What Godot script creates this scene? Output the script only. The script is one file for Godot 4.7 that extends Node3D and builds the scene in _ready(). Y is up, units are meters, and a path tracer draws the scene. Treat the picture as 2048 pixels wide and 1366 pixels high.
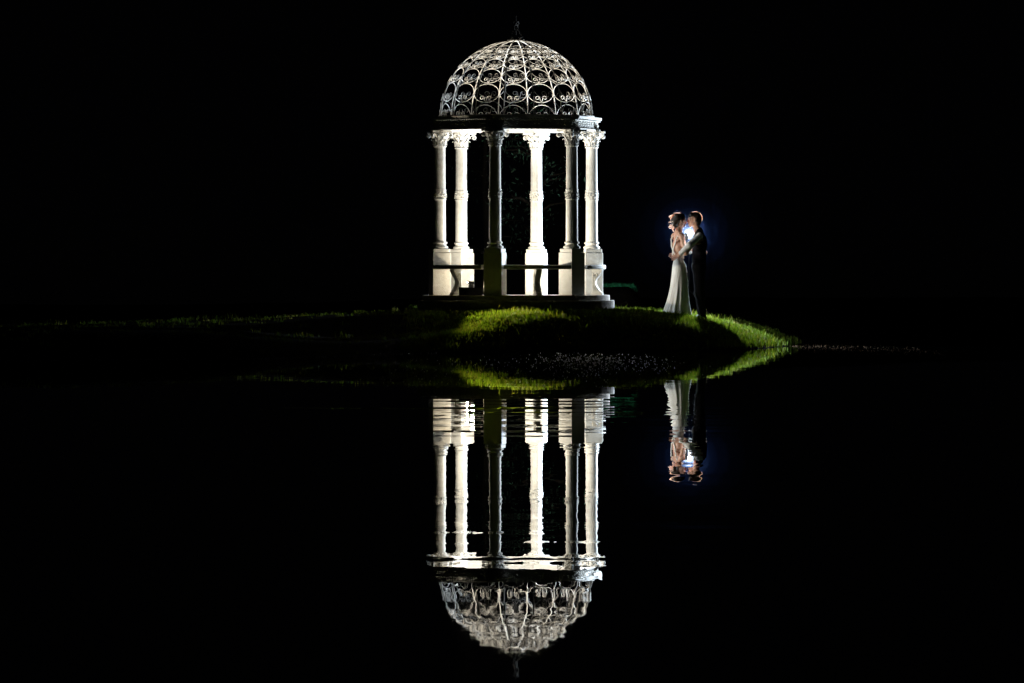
extends Node3D
# A wrought-iron domed garden gazebo and an embracing couple on a pond bank at night.

const CENTRE := Vector3(0.07, 0.904, 0.0)      # middle of the gazebo floor
const RING := 1.365                            # radius of the ring of columns
const FLASH_AT := Vector3(3.138, 1.986, -1.8)
var taken := {}
var rng := RandomNumberGenerator.new()
var mats := {}

# ---------------------------------------------------------------- geometry collector
class Geo:
	var v := PackedVector3Array()
	var n := PackedVector3Array()
	var ix := PackedInt32Array()

	func vert(p: Vector3, q: Vector3) -> int:
		v.append(p)
		n.append(q)
		return v.size() - 1

	func tri_i(a: int, b: int, c: int) -> void:
		var g := (v[b] - v[a]).cross(v[c] - v[a])
		if g.dot(n[a] + n[b] + n[c]) > 0.0:
			ix.append_array([a, c, b])
		else:
			ix.append_array([a, b, c])

	func tri(a: Vector3, b: Vector3, c: Vector3, out: Vector3) -> void:
		var q := (b - a).cross(c - a).normalized()
		if q.dot(out) < 0.0:
			q = -q
		tri_i(vert(a, q), vert(b, q), vert(c, q))

	func quad(a: Vector3, b: Vector3, c: Vector3, d: Vector3, out: Vector3) -> void:
		tri(a, b, c, out)
		tri(a, c, d, out)

	func grid(rows: Array, closed: bool) -> void:
		# rows of points; smooth normals from differences; the sign is set by the caller's order
		var m: int = rows.size()
		var k: int = rows[0].size()
		var start := v.size()
		for r in m:
			for c in k:
				var row: PackedVector3Array = rows[r]
				var up: PackedVector3Array = rows[mini(r + 1, m - 1)]
				var dn: PackedVector3Array = rows[maxi(r - 1, 0)]
				var e := row[(c + 1) % k] if closed else row[mini(c + 1, k - 1)]
				var w := row[(c + k - 1) % k] if closed else row[maxi(c - 1, 0)]
				var q := (e - w).cross(up[c] - dn[c])
				vert(row[c], q.normalized() if q.length() > 1e-12 else Vector3.UP)
		for r in m - 1:
			for c in (k if closed else k - 1):
				var a := start + r * k + c
				var b := start + r * k + (c + 1) % k
				tri_i(a, b, b + k)
				tri_i(a, b + k, a + k)

	func fan(ring: PackedVector3Array, out: Vector3) -> void:
		var mid := Vector3.ZERO
		for p in ring:
			mid += p
		mid /= ring.size()
		for i in ring.size():
			tri(mid, ring[i], ring[(i + 1) % ring.size()], out)

	func box(at: Vector3, size: Vector3, b := Basis.IDENTITY, bevel := 0.0) -> void:
		# chamfered box
		var h := size / 2.0
		var e := minf(bevel, minf(h.x, minf(h.y, h.z)) * 0.49)
		var i := Vector3(h.x - e, h.y - e, h.z - e)
		for s in [-1.0, 1.0]:
			quad(at + b * Vector3(s * h.x, -i.y, -i.z), at + b * Vector3(s * h.x, i.y, -i.z), at + b * Vector3(s * h.x, i.y, i.z), at + b * Vector3(s * h.x, -i.y, i.z), b * Vector3(s, 0, 0))
			quad(at + b * Vector3(-i.x, s * h.y, -i.z), at + b * Vector3(i.x, s * h.y, -i.z), at + b * Vector3(i.x, s * h.y, i.z), at + b * Vector3(-i.x, s * h.y, i.z), b * Vector3(0, s, 0))
			quad(at + b * Vector3(-i.x, -i.y, s * h.z), at + b * Vector3(i.x, -i.y, s * h.z), at + b * Vector3(i.x, i.y, s * h.z), at + b * Vector3(-i.x, i.y, s * h.z), b * Vector3(0, 0, s))
		if e <= 0.0:
			return
		for s in [-1.0, 1.0]:
			for t in [-1.0, 1.0]:
				quad(at + b * Vector3(s * h.x, t * i.y, -i.z), at + b * Vector3(s * h.x, t * i.y, i.z), at + b * Vector3(s * i.x, t * h.y, i.z), at + b * Vector3(s * i.x, t * h.y, -i.z), b * Vector3(s, t, 0))
				quad(at + b * Vector3(s * h.x, -i.y, t * i.z), at + b * Vector3(s * h.x, i.y, t * i.z), at + b * Vector3(s * i.x, i.y, t * h.z), at + b * Vector3(s * i.x, -i.y, t * h.z), b * Vector3(s, 0, t))
				quad(at + b * Vector3(-i.x, s * h.y, t * i.z), at + b * Vector3(i.x, s * h.y, t * i.z), at + b * Vector3(i.x, s * i.y, t * h.z), at + b * Vector3(-i.x, s * i.y, t * h.z), b * Vector3(0, s, t))
				for u in [-1.0, 1.0]:
					tri(at + b * Vector3(s * h.x, t * i.y, u * i.z), at + b * Vector3(s * i.x, t * h.y, u * i.z), at + b * Vector3(s * i.x, t * i.y, u * h.z), b * Vector3(s, t, u))

	func tube(path: PackedVector3Array, r0: float, r1: float, sides := 6, closed := false, flat := 1.0, hint := Vector3.ZERO) -> void:
		var m := path.size()
		var side := Vector3.ZERO
		var start := v.size()
		for i in m:
			var d := (path[(i + 1) % m] - path[(i + m - 1) % m]) if closed else (path[mini(i + 1, m - 1)] - path[maxi(i - 1, 0)])
			d = d.normalized()
			if hint != Vector3.ZERO:
				side = hint - d * hint.dot(d)
			elif i == 0:
				side = d.cross(Vector3.UP if absf(d.y) < 0.9 else Vector3.RIGHT)
			else:
				side = side - d * side.dot(d)
			side = side.normalized()
			var other := d.cross(side)
			var r := lerpf(r0, r1, float(i) / maxf(1.0, m - 1))
			for k in sides:
				var a := TAU * k / sides
				vert(path[i] + (side * cos(a) * flat + other * sin(a)) * r, (side * cos(a) + other * sin(a) * flat).normalized())
		for i in (m if closed else m - 1):
			for k in sides:
				var a := start + i * sides + k
				var b := start + i * sides + (k + 1) % sides
				var c := start + ((i + 1) % m) * sides + k
				var e := start + ((i + 1) % m) * sides + (k + 1) % sides
				tri_i(a, b, e)
				tri_i(a, e, c)
		if not closed:
			for end in [0, m - 1]:
				var ring := PackedVector3Array()
				for k in sides:
					ring.append(v[start + end * sides + k])
				fan(ring, path[end] - path[1 if end == 0 else m - 2])

	func lathe(profile: PackedVector2Array, segs: int, a0 := 0.0, a1 := TAU, crease := 35.0) -> void:
		# profile of (radius, height) listed so that outside lies to the right when going up
		var m := profile.size()
		var full := absf(a1 - a0 - TAU) < 1e-4
		for j in m - 1:
			var d := (profile[j + 1] - profile[j]).normalized()
			if (profile[j + 1] - profile[j]).length() < 1e-6:
				continue
			var q := Vector2(d.y, -d.x)
			var q0 := q
			var q1 := q
			if j > 0:
				var p := (profile[j] - profile[j - 1]).normalized()
				if absf(rad_to_deg(p.angle_to(d))) < crease:
					q0 = (q + Vector2(p.y, -p.x)).normalized()
			if j < m - 2:
				var p := (profile[j + 2] - profile[j + 1]).normalized()
				if absf(rad_to_deg(p.angle_to(d))) < crease:
					q1 = (q + Vector2(p.y, -p.x)).normalized()
			var start := v.size()
			for s in segs + 1:
				var a := lerpf(a0, a1, float(s) / segs)
				var c := cos(a)
				var z := sin(a)
				vert(Vector3(profile[j].x * c, profile[j].y, profile[j].x * z), Vector3(q0.x * c, q0.y, q0.x * z))
				vert(Vector3(profile[j + 1].x * c, profile[j + 1].y, profile[j + 1].x * z), Vector3(q1.x * c, q1.y, q1.x * z))
			for s in segs:
				var a := start + s * 2
				tri_i(a, a + 1, a + 3)
				tri_i(a, a + 3, a + 2)
		if not full:
			var tris := Geometry2D.triangulate_polygon(profile)
			for side in [a0, a1]:
				var out := Vector3(sin(side), 0, -cos(side)) * (1.0 if side == a0 else -1.0)
				for k in tris.size() / 3:
					var pts := []
					for t in 3:
						var p := profile[tris[k * 3 + t]]
						pts.append(Vector3(p.x * cos(side), p.y, p.x * sin(side)))
					tri(pts[0], pts[1], pts[2], out)

	func extrude(poly: PackedVector2Array, depth: float, t := Transform3D.IDENTITY) -> void:
		# polygon in x, y; depth along z, centred
		var m := poly.size()
		var ccw := not Geometry2D.is_polygon_clockwise(poly)
		var tris := Geometry2D.triangulate_polygon(poly)
		for s in [-1.0, 1.0]:
			for k in tris.size() / 3:
				var pts := []
				for u in 3:
					var p := poly[tris[k * 3 + u]]
					pts.append(t * Vector3(p.x, p.y, s * depth / 2.0))
				tri(pts[0], pts[1], pts[2], t.basis * Vector3(0, 0, s))
		for i in m:
			var a := poly[i]
			var b := poly[(i + 1) % m]
			var d := (b - a).normalized()
			var q := Vector2(d.y, -d.x) * (1.0 if ccw else -1.0)
			quad(t * Vector3(a.x, a.y, -depth / 2), t * Vector3(b.x, b.y, -depth / 2), t * Vector3(b.x, b.y, depth / 2), t * Vector3(a.x, a.y, depth / 2), t.basis * Vector3(q.x, q.y, 0))

	func blob(at: Vector3, r: Vector3, b := Basis.IDENTITY, rows := 5, cols := 8) -> void:
		var start := v.size()
		for i in rows + 1:
			var f := PI * i / rows
			for j in cols:
				var a := TAU * j / cols
				var d := Vector3(sin(f) * cos(a), cos(f), sin(f) * sin(a))
				vert(at + b * (d * r), (b * (d / r)).normalized())
		for i in rows:
			for j in cols:
				var a := start + i * cols + j
				var c := start + i * cols + (j + 1) % cols
				if i > 0:
					tri_i(a, c, c + cols)
				if i < rows - 1:
					tri_i(a, c + cols, a + cols)

	func leaf(path: PackedVector3Array, across: Vector3, widths: PackedFloat32Array, thick: float) -> void:
		var m := path.size()
		var rows := []
		for i in m:
			var d := (path[mini(i + 1, m - 1)] - path[maxi(i - 1, 0)]).normalized()
			var out := across.cross(d).normalized()
			var w := widths[i] / 2
			rows.append(PackedVector3Array([path[i] - across * w, path[i] + out * thick, path[i] + across * w, path[i] - out * thick * 0.4]))
		var flat := Geo.new()
		flat.grid(rows, true)
		# make sure the normals look outwards
		var mid := (path[0] + path[m - 1]) / 2
		var s := 0.0
		for i in flat.v.size():
			s += flat.n[i].dot(flat.v[i] - path[i / 4])
		if s < 0:
			for i in flat.n.size():
				flat.n[i] = -flat.n[i]
		add(flat)
		fan(rows[0], path[0] - path[1])
		fan(rows[m - 1], path[m - 1] - path[m - 2])

	func add(g: Geo, t := Transform3D.IDENTITY) -> void:
		var start := v.size()
		for i in g.v.size():
			vert(t * g.v[i], (t.basis * g.n[i]).normalized())
		for i in g.ix.size() / 3:
			tri_i(start + g.ix[i * 3], start + g.ix[i * 3 + 1], start + g.ix[i * 3 + 2])

	func mesh() -> ArrayMesh:
		var a := []
		a.resize(Mesh.ARRAY_MAX)
		a[Mesh.ARRAY_VERTEX] = v
		a[Mesh.ARRAY_NORMAL] = n
		a[Mesh.ARRAY_INDEX] = ix
		var m := ArrayMesh.new()
		m.add_surface_from_arrays(Mesh.PRIMITIVE_TRIANGLES, a)
		return m

	func flesh(bones: Array, cell: float, k: float) -> void:
		# bones [from, to, radius, radius]; smooth union meshed as surface nets
		var lo := Vector3.INF
		var hi := -Vector3.INF
		for b in bones:
			var r: float = maxf(b[2], b[3]) + cell * 3
			lo = lo.min(b[0] - Vector3.ONE * r).min(b[1] - Vector3.ONE * r)
			hi = hi.max(b[0] + Vector3.ONE * r).max(b[1] + Vector3.ONE * r)
		var nx := int((hi.x - lo.x) / cell) + 2
		var ny := int((hi.y - lo.y) / cell) + 2
		var nz := int((hi.z - lo.z) / cell) + 2
		var f := PackedFloat32Array()
		f.resize(nx * ny * nz)
		f.fill(10.0)
		for b in bones:
			var pa: Vector3 = b[0]
			var pb: Vector3 = b[1]
			var ra: float = b[2]
			var rb: float = b[3]
			var r: float = maxf(ra, rb) + k + cell * 2
			var d0 := (pa.min(pb) - Vector3.ONE * r - lo) / cell
			var d1 := (pa.max(pb) + Vector3.ONE * r - lo) / cell
			var ab := pb - pa
			var l2 := maxf(ab.length_squared(), 1e-9)
			for z in range(maxi(0, int(d0.z)), mini(nz, int(d1.z) + 1)):
				for y in range(maxi(0, int(d0.y)), mini(ny, int(d1.y) + 1)):
					var at := (z * ny + y) * nx
					for x in range(maxi(0, int(d0.x)), mini(nx, int(d1.x) + 1)):
						var p := Vector3(lo.x + x * cell, lo.y + y * cell, lo.z + z * cell) - pa
						var t := clampf(p.dot(ab) / l2, 0.0, 1.0)
						var d := (p - ab * t).length() - (ra + (rb - ra) * t)
						var o := f[at + x]
						var h := maxf(k - absf(o - d), 0.0) / k
						f[at + x] = minf(o, d) - h * h * k * 0.25
		var near := cell * 2.0
		var made := {}
		var ox := [0, 1, 0, 1, 0, 1, 0, 1]
		var oy := [0, 0, 1, 1, 0, 0, 1, 1]
		var oz := [0, 0, 0, 0, 1, 1, 1, 1]
		var step := PackedInt32Array()
		for c in 8:
			step.append((oz[c] * ny + oy[c]) * nx + ox[c])
		for z in nz - 1:
			for y in ny - 1:
				var row := (z * ny + y) * nx
				for x in nx - 1:
					var i := row + x
					var f0 := f[i]
					if f0 > near or f0 < -near:
						continue
					var g := PackedFloat32Array([f0, f[i + step[1]], f[i + step[2]], f[i + step[3]], f[i + step[4]], f[i + step[5]], f[i + step[6]], f[i + step[7]]])
					var inside := 0
					for c in 8:
						if g[c] < 0.0:
							inside += 1
					if inside == 0 or inside == 8:
						continue
					var sum := Vector3.ZERO
					var cnt := 0
					for c in 8:
						for bit in [1, 2, 4]:
							var e: int = c | bit
							if e == c or (g[c] < 0.0) == (g[e] < 0.0):
								continue
							var t: float = g[c] / (g[c] - g[e])
							sum += Vector3(ox[c], oy[c], oz[c]).lerp(Vector3(ox[e], oy[e], oz[e]), t)
							cnt += 1
					var q := Vector3(g[1] + g[3] + g[5] + g[7] - g[0] - g[2] - g[4] - g[6], g[2] + g[3] + g[6] + g[7] - g[0] - g[1] - g[4] - g[5], g[4] + g[5] + g[6] + g[7] - g[0] - g[1] - g[2] - g[3])
					made[i] = vert(lo + (Vector3(x, y, z) + sum / cnt) * cell, q.normalized())
		var sx := 1
		var sy := nx
		var sz := nx * ny
		for i in made:
			for ax in 3:
				var e: int = [sx, sy, sz][ax]
				if (f[i] < 0.0) == (f[i + e] < 0.0):
					continue
				var u: int = [sy, sz, sx][ax]
				var w: int = [sz, sx, sy][ax]
				if made.has(i - u) and made.has(i - w) and made.has(i - u - w):
					tri_i(made[i], made[i - u], made[i - u - w])
					tri_i(made[i], made[i - u - w], made[i - w])

# ---------------------------------------------------------------- naming
func numbered(called: String) -> String:
	taken[called] = taken.get(called, -1) + 1
	return called if taken[called] == 0 else "%s_%03d" % [called, taken[called]]

func tag(o: Node, label: String, category: String, group := "") -> void:
	o.set_meta("label", label)
	o.set_meta("category", category)
	if group:
		o.set_meta("group", group)

func thing(called: String, label: String, category: String, at := Vector3.ZERO, turn := 0.0, group := "") -> Node3D:
	var o := Node3D.new()
	o.name = numbered(called)
	add_child(o, true)
	o.position = at
	o.rotation.y = turn
	tag(o, label, category, group)
	return o

func part(called: String, m: Mesh, mat: Material, parent: Node, at := Transform3D.IDENTITY) -> MeshInstance3D:
	var o := MeshInstance3D.new()
	var k := 0
	while parent.has_node(NodePath(called if k == 0 else "%s_%03d" % [called, k])):
		k += 1
	o.name = called if k == 0 else "%s_%03d" % [called, k]
	o.mesh = m
	o.material_override = mat
	o.transform = at
	parent.add_child(o, true)
	return o

func mark(o: Node, kind: String) -> Node:
	o.set_meta("kind", kind)
	return o

# ---------------------------------------------------------------- materials
func lin(r: float, g: float, b: float) -> Color:
	return Color(r, g, b).linear_to_srgb()

func grain(freq: float, lo: Color, hi: Color, oct := 4, sd := 3) -> NoiseTexture2D:
	var nz := FastNoiseLite.new()
	nz.noise_type = FastNoiseLite.TYPE_SIMPLEX_SMOOTH
	nz.frequency = freq
	nz.fractal_octaves = oct
	nz.seed = sd
	var t := NoiseTexture2D.new()
	t.width = 512
	t.height = 512
	t.seamless = true
	t.noise = nz
	var ramp := Gradient.new()
	ramp.offsets = PackedFloat32Array([0.2, 0.8])
	ramp.colors = PackedColorArray([lo, hi])
	t.color_ramp = ramp
	return t

func surface(called: String, c: Color, rough: float, tex: Texture2D = null, scale := 1.0, bump: Texture2D = null, bump_cm := 0.0) -> StandardMaterial3D:
	var m := StandardMaterial3D.new()
	m.resource_name = called
	m.albedo_color = c
	m.roughness = rough
	m.cull_mode = BaseMaterial3D.CULL_DISABLED
	if tex or bump:
		m.uv1_triplanar = true
		m.uv1_world_triplanar = true
		m.uv1_scale = Vector3.ONE * scale
	if tex:
		m.albedo_texture = tex
	if bump:
		m.heightmap_enabled = true
		m.heightmap_texture = bump
		m.heightmap_scale = bump_cm
	mats[called] = m
	return m

func make_materials() -> void:
	var fine := grain(0.05, Color.BLACK, Color.WHITE, 5, 8)
	surface("stone", lin(0.74, 0.73, 0.70), 0.85, grain(0.012, Color(0.93, 0.925, 0.91), Color.WHITE, 5), 1.3, fine, 0.25)
	surface("plinth", lin(0.48, 0.46, 0.43), 0.9, grain(0.02, Color(0.78, 0.74, 0.68), Color.WHITE, 5, 5), 1.1, fine, 0.3)
	surface("joint", lin(0.25, 0.24, 0.22), 0.95)
	surface("iron", lin(0.72, 0.70, 0.66), 0.5, grain(0.03, Color(0.9, 0.88, 0.85), Color.WHITE, 4, 6), 3.0)
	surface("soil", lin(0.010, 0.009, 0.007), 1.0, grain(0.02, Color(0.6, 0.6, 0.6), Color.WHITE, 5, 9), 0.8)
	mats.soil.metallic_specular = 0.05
	surface("black_plastic", lin(0.012, 0.012, 0.013), 0.45)
	surface("matt_black", lin(0.004, 0.004, 0.004), 1.0)
	mats.matt_black.metallic_specular = 0.1
	surface("dark_iron", lin(0.10, 0.09, 0.08), 0.6)
	surface("grey_metal", lin(0.32, 0.32, 0.33), 0.4)
	mats.grey_metal.metallic = 0.6
	surface("skin", lin(0.50, 0.28, 0.20), 0.5)
	mats.skin.subsurf_scatter_enabled = true
	mats.skin.subsurf_scatter_strength = 0.15
	surface("dress", lin(0.80, 0.775, 0.73), 0.7, grain(0.08, Color(0.86, 0.86, 0.86), Color.WHITE, 4, 12), 4.0, fine, 0.15)
	mats.dress.backlight_enabled = true
	mats.dress.backlight = Color(0.13, 0.16, 0.24)
	surface("shirt", lin(0.62, 0.61, 0.60), 0.8)
	surface("suit", lin(0.0045, 0.0045, 0.0055), 1.0)
	mats.suit.metallic_specular = 0.15
	surface("shoe", lin(0.006, 0.006, 0.006), 0.8)
	surface("dark_hair", lin(0.022, 0.014, 0.010), 0.38)
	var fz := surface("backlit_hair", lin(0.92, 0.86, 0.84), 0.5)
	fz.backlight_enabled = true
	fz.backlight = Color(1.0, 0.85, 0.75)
	surface("eye", lin(0.5, 0.48, 0.45), 0.2)
	surface("bark", lin(0.022, 0.018, 0.014), 0.95)
	var leafm := surface("leaf", lin(0.045, 0.105, 0.075), 0.4)
	leafm.backlight_enabled = true
	leafm.backlight = Color(0.3, 0.4, 0.3)
	leafm.vertex_color_use_as_albedo = true
	var g := surface("grass", lin(1, 1, 1), 0.8)
	g.metallic_specular = 0.2
	g.vertex_color_use_as_albedo = true
	g.backlight_enabled = true
	g.backlight = Color(0.8, 0.8, 0.55)
	var fl := surface("fluff", lin(1, 1, 1), 0.9)
	fl.backlight_enabled = true
	fl.backlight = Color(1, 1, 1)
	fl.vertex_color_use_as_albedo = true
	for k in [["lamp_cool", Color(0.9, 0.95, 1.0), 400.0], ["lamp_warm", Color(1.0, 0.93, 0.8), 12.0]]:
		var m := surface(k[0], lin(0.8, 0.8, 0.8), 0.5)
		m.emission_enabled = true
		m.emission = k[1]
		m.emission_energy_multiplier = k[2]

# ---------------------------------------------------------------- land
const SHORE := [Vector2(-70, 24), Vector2(-30, 19), Vector2(-12, 16.6), Vector2(-6.9, 15.2), Vector2(-3.6, 13.0), Vector2(-2.6, 10.6), Vector2(-1.8, 8.4), Vector2(-0.8, 6.5), Vector2(0.6, 5.7), Vector2(2.2, 5.2), Vector2(3.4, 4.0), Vector2(4.3, 1.5), Vector2(4.95, -2.0), Vector2(5.7, -6.0), Vector2(9, -14), Vector2(30, -40), Vector2(70, -60)]

func shore_z(x: float) -> float:
	for i in SHORE.size() - 1:
		if x <= SHORE[i + 1].x:
			return lerpf(SHORE[i].y, SHORE[i + 1].y, clampf((x - SHORE[i].x) / (SHORE[i + 1].x - SHORE[i].x), 0, 1))
	return SHORE[-1].y

func ground_y(x: float, z: float) -> float:
	var p := Vector2(x, z)
	var d := 1e9
	for i in SHORE.size() - 1:
		var q := Geometry2D.get_closest_point_to_segment(p, SHORE[i], SHORE[i + 1])
		d = minf(d, p.distance_to(q))
	var wob := 0.02 * sin(x * 1.7 + z * 0.6) + 0.015 * sin(x * 0.9 - z * 1.9 + 1.0)
	if z > shore_z(x):
		return maxf(-1.2, -0.5 * d)
	var flat := 0.56 + 0.12 * exp(-((x - 0.1) * (x - 0.1) + z * z) / 5.0)
	if x < -2.0:
		flat -= 0.032 * minf(-2.0 - x, 6.0)
	flat -= 0.32 * smoothstep(0.5, -1.5, x) * smoothstep(1.9, 4.3, z) * (1.0 if x > -2.6 else exp(-pow((x + 2.6) / 2.0, 2)))
	if z < -3.5:
		var rise := clampf((-5.0 - z) / 1.4, 0, 1) * smoothstep(1.0, 1.6, x) * (1.0 - smoothstep(2.15, 2.6, x))
		flat += 0.47 * rise * rise * (3 - 2 * rise)
	var t := clampf(d / 2.2, 0.0, 1.0)
	return flat * (1.0 - (1.0 - t) * (1.0 - t)) + wob * t

func spread(a: float, b: float, c: float, d: float, fine: float, coarse: float) -> PackedFloat32Array:
	var out := PackedFloat32Array()
	var x := a
	while x < d:
		out.append(x)
		x += fine if x >= b and x < c else coarse
	out.append(d)
	return out

func build_land() -> void:
	var xs := spread(-70, -10, 8, 70, 0.16, 3.0)
	var zs := spread(-70, -9, 17, 26, 0.16, 3.0)
	var rows := []
	for z in zs:
		var row := PackedVector3Array()
		for x in xs:
			row.append(Vector3(x, ground_y(x, z), z))
		rows.append(row)
	var g := Geo.new()
	g.grid(rows, false)
	for i in g.n.size():
		if g.n[i].y < 0:
			g.n[i] = -g.n[i]
	var fixed := Geo.new()
	fixed.v = g.v
	fixed.n = g.n
	for i in g.ix.size() / 3:
		fixed.tri_i(g.ix[i * 3], g.ix[i * 3 + 1], g.ix[i * 3 + 2])
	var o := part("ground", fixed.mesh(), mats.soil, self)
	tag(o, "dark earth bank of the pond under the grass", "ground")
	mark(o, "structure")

func build_water() -> void:
	# one sheet; its tiny ripples, long across and short in depth, are a computed normal map
	const W := 1024
	const H := 2048
	var data := PackedFloat32Array()
	data.resize(W * H * 4)
	var long := FastNoiseLite.new()
	long.seed = 4
	long.frequency = 1.0
	long.fractal_octaves = 2
	var wide := FastNoiseLite.new()
	wide.seed = 11
	wide.frequency = 1.0
	wide.fractal_octaves = 3
	for j in H:
		var z := 100.0 * j / H
		var edge := clampf(minf(z, 100.0 - z) / 1.0, 0.0, 1.0)
		# calm and ruffled belts
		var ruffled := 0.12 + 1.2 * exp(-pow((z - 45.5) / 4.5, 2)) + 1.15 * exp(-pow((z - 68.4) / 2.1, 2)) + 0.12 * exp(-pow((z - 76.5) / 1.6, 2))
		var a := 0.0042 * ruffled * edge
		var streaky := edge * (0.12 + smoothstep(72.0, 73.5, z) * (1.0 - smoothstep(78.5, 81.0, z)))
		for i in W:
			var x := 8.0 * i / W - 4.0
			var s := 1.5 * a * long.get_noise_2d(x * 0.16, z * 0.85) + 0.5 * a * long.get_noise_2d(x * 0.9 + 50.0, z * 2.6)
			var t := wide.get_noise_2d(x * 5.0, z * 1.4 + 90.0) * 0.0022 * edge
			s += wide.get_noise_2d(x * 8.0 + 30.0, z * 1.8) * 0.0011 * edge * (0.3 + ruffled)
			s += wide.get_noise_2d(x * 30.0, z * 0.55 + 300.0) * 0.00045 * streaky
			var at := (j * W + i) * 4
			data[at] = 0.5 + 25.0 * t
			data[at + 1] = 0.5 + 25.0 * s
			data[at + 2] = 1.0
			data[at + 3] = 1.0
	var im := Image.create_from_data(W, H, false, Image.FORMAT_RGBAF, data.to_byte_array())
	var m := StandardMaterial3D.new()
	m.resource_name = "pond_water"
	m.albedo_color = lin(0.0025, 0.0035, 0.003)
	m.roughness = 1.0
	# a breath of wind roughens one small patch
	var rough := Image.create(256, 1024, false, Image.FORMAT_RGBAF)
	for j in 1024:
		var z := 100.0 * j / 1024
		for i in 256:
			var x := 8.0 * i / 256 - 4.0
			var v := 0.0095 * smoothstep(72.5, 74.0, z) * (1.0 - smoothstep(79.0, 82.0, z)) * (1.0 - smoothstep(0.42, 0.56, absf(x)))
			rough.set_pixel(i, j, Color(v, v, v))
	m.roughness_texture = ImageTexture.create_from_image(rough)
	m.metallic_specular = 0.5
	m.normal_enabled = true
	m.normal_texture = ImageTexture.create_from_image(im)
	m.normal_scale = 0.02
	var st := SurfaceTool.new()
	st.begin(Mesh.PRIMITIVE_TRIANGLES)
	var pts := [Vector3(-120, 0, -150), Vector3(120, 0, -150), Vector3(120, 0, 100), Vector3(-120, 0, 100)]
	for k in [0, 1, 2, 0, 2, 3]:
		var p: Vector3 = pts[k]
		st.set_normal(Vector3.UP)
		st.set_uv(Vector2(p.x / 8.0 + 0.5, p.z / 100.0))
		st.add_vertex(p)
	st.generate_tangents()
	var o := part("pond_water", st.commit(), m, self)
	tag(o, "still black pond water with faint ripples mirroring the gazebo", "water")
	mark(o, "structure")

func tuft(blades: int, high: float, sd: int) -> ArrayMesh:
	var r := RandomNumberGenerator.new()
	r.seed = sd
	var g := Geo.new()
	for k in blades:
		var a := r.randf() * TAU
		var at := Vector3(r.randf_range(-0.05, 0.05), -0.01, r.randf_range(-0.05, 0.05))
		var h := high * r.randf_range(0.55, 1.15)
		var lean := Vector3(cos(a), 0, sin(a)) * h * r.randf_range(0.1, 0.6)
		var side := Vector3(-sin(a), 0, cos(a)).rotated(Vector3.UP, r.randf_range(-1, 1)) * r.randf_range(0.003, 0.0055)
		var mid := at + Vector3.UP * h * 0.6 + lean * 0.4
		var top := at + Vector3.UP * h + lean
		var q := side.cross(top - at).normalized()
		var i0 := g.vert(at - side, q)
		g.vert(at + side, q)
		g.vert(mid - side * 0.8, q)
		g.vert(mid + side * 0.8, q)
		g.vert(top, q)
		g.tri_i(i0, i0 + 1, i0 + 3)
		g.tri_i(i0, i0 + 3, i0 + 2)
		g.tri_i(i0 + 2, i0 + 3, i0 + 4)
	return g.mesh()

func scatter(called: String, m: Mesh, mat: Material, spots: Array, tints: Array, parent: Node = self) -> MultiMeshInstance3D:
	var mm := MultiMesh.new()
	mm.transform_format = MultiMesh.TRANSFORM_3D
	mm.use_colors = true
	mm.mesh = m
	mm.instance_count = spots.size()
	for i in spots.size():
		mm.set_instance_transform(i, spots[i])
		mm.set_instance_color(i, tints[i])
	var o := MultiMeshInstance3D.new()
	o.name = numbered(called) if parent == self else called
	o.multimesh = mm
	o.material_override = mat
	parent.add_child(o, true)
	mark(o, "stuff")
	return o

func build_grass() -> void:
	var sets := [[[], []], [[], []], [[], []]]
	rng.seed = 21
	for k in 60000:
		var x := rng.randf_range(-9.0, 5.6)
		var z := rng.randf_range(-3.5, 15.0)
		if x < -1.45 and rng.randf() > (0.5 if x > -1.8 else 0.03):
			continue
		var y := ground_y(x, z)
		if y < 0.02:
			continue
		if Vector2(x - CENTRE.x, z).length() < 1.73:
			continue
		var s := rng.randf_range(0.7, 1.25)
		s *= 1.0 + 0.9 * pow(rng.randf(), 9.0)
		if y < 0.1:
			s *= 1.3
		var b := Basis(Vector3.UP, rng.randf() * TAU).scaled(Vector3(s * 1.2, s * rng.randf_range(0.7, 1.2), s * 1.2))
		var w := rng.randi() % 3
		sets[w][0].append(Transform3D(b, Vector3(x, y, z)))
		var dry := rng.randf()
		var c := Color(0.075, 0.13, 0.010).lerp(Color(0.17, 0.16, 0.04), dry * dry * dry)
		sets[w][1].append(c * rng.randf_range(0.7, 1.2))
	var looks := ["short mown lawn grass covering the pond bank around the gazebo", "slightly longer lawn grass mixed through the pond bank", "sparse broad lawn grass mixed through the pond bank"]
	for w in 3:
		var o := scatter("lawn_grass", tuft([11, 9, 7][w], [0.055, 0.07, 0.06][w], 5 + w), mats.grass, sets[w][0], sets[w][1])
		tag(o, looks[w], "grass")
	# the strip of longer grass on the rise behind
	var spots := []
	var tints := []
	for k in 500:
		var x := 1.45 + 0.85 * pow(rng.randf(), 1.3)
		var z := rng.randf_range(-7.0, -6.6)
		spots.append(Transform3D(Basis(Vector3.UP, rng.randf() * TAU).scaled(Vector3.ONE * rng.randf_range(0.35, 1.0)), Vector3(x, ground_y(x, z), z)))
		tints.append(Color(0.05, 0.32, 0.17) * rng.randf_range(0.7, 1.3))
	var o := scatter("long_grass", tuft(9, 0.11, 9), mats.grass, spots, tints)
	tag(o, "strip of blue-green longer grass on the rise behind the gazebo", "grass")

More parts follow.
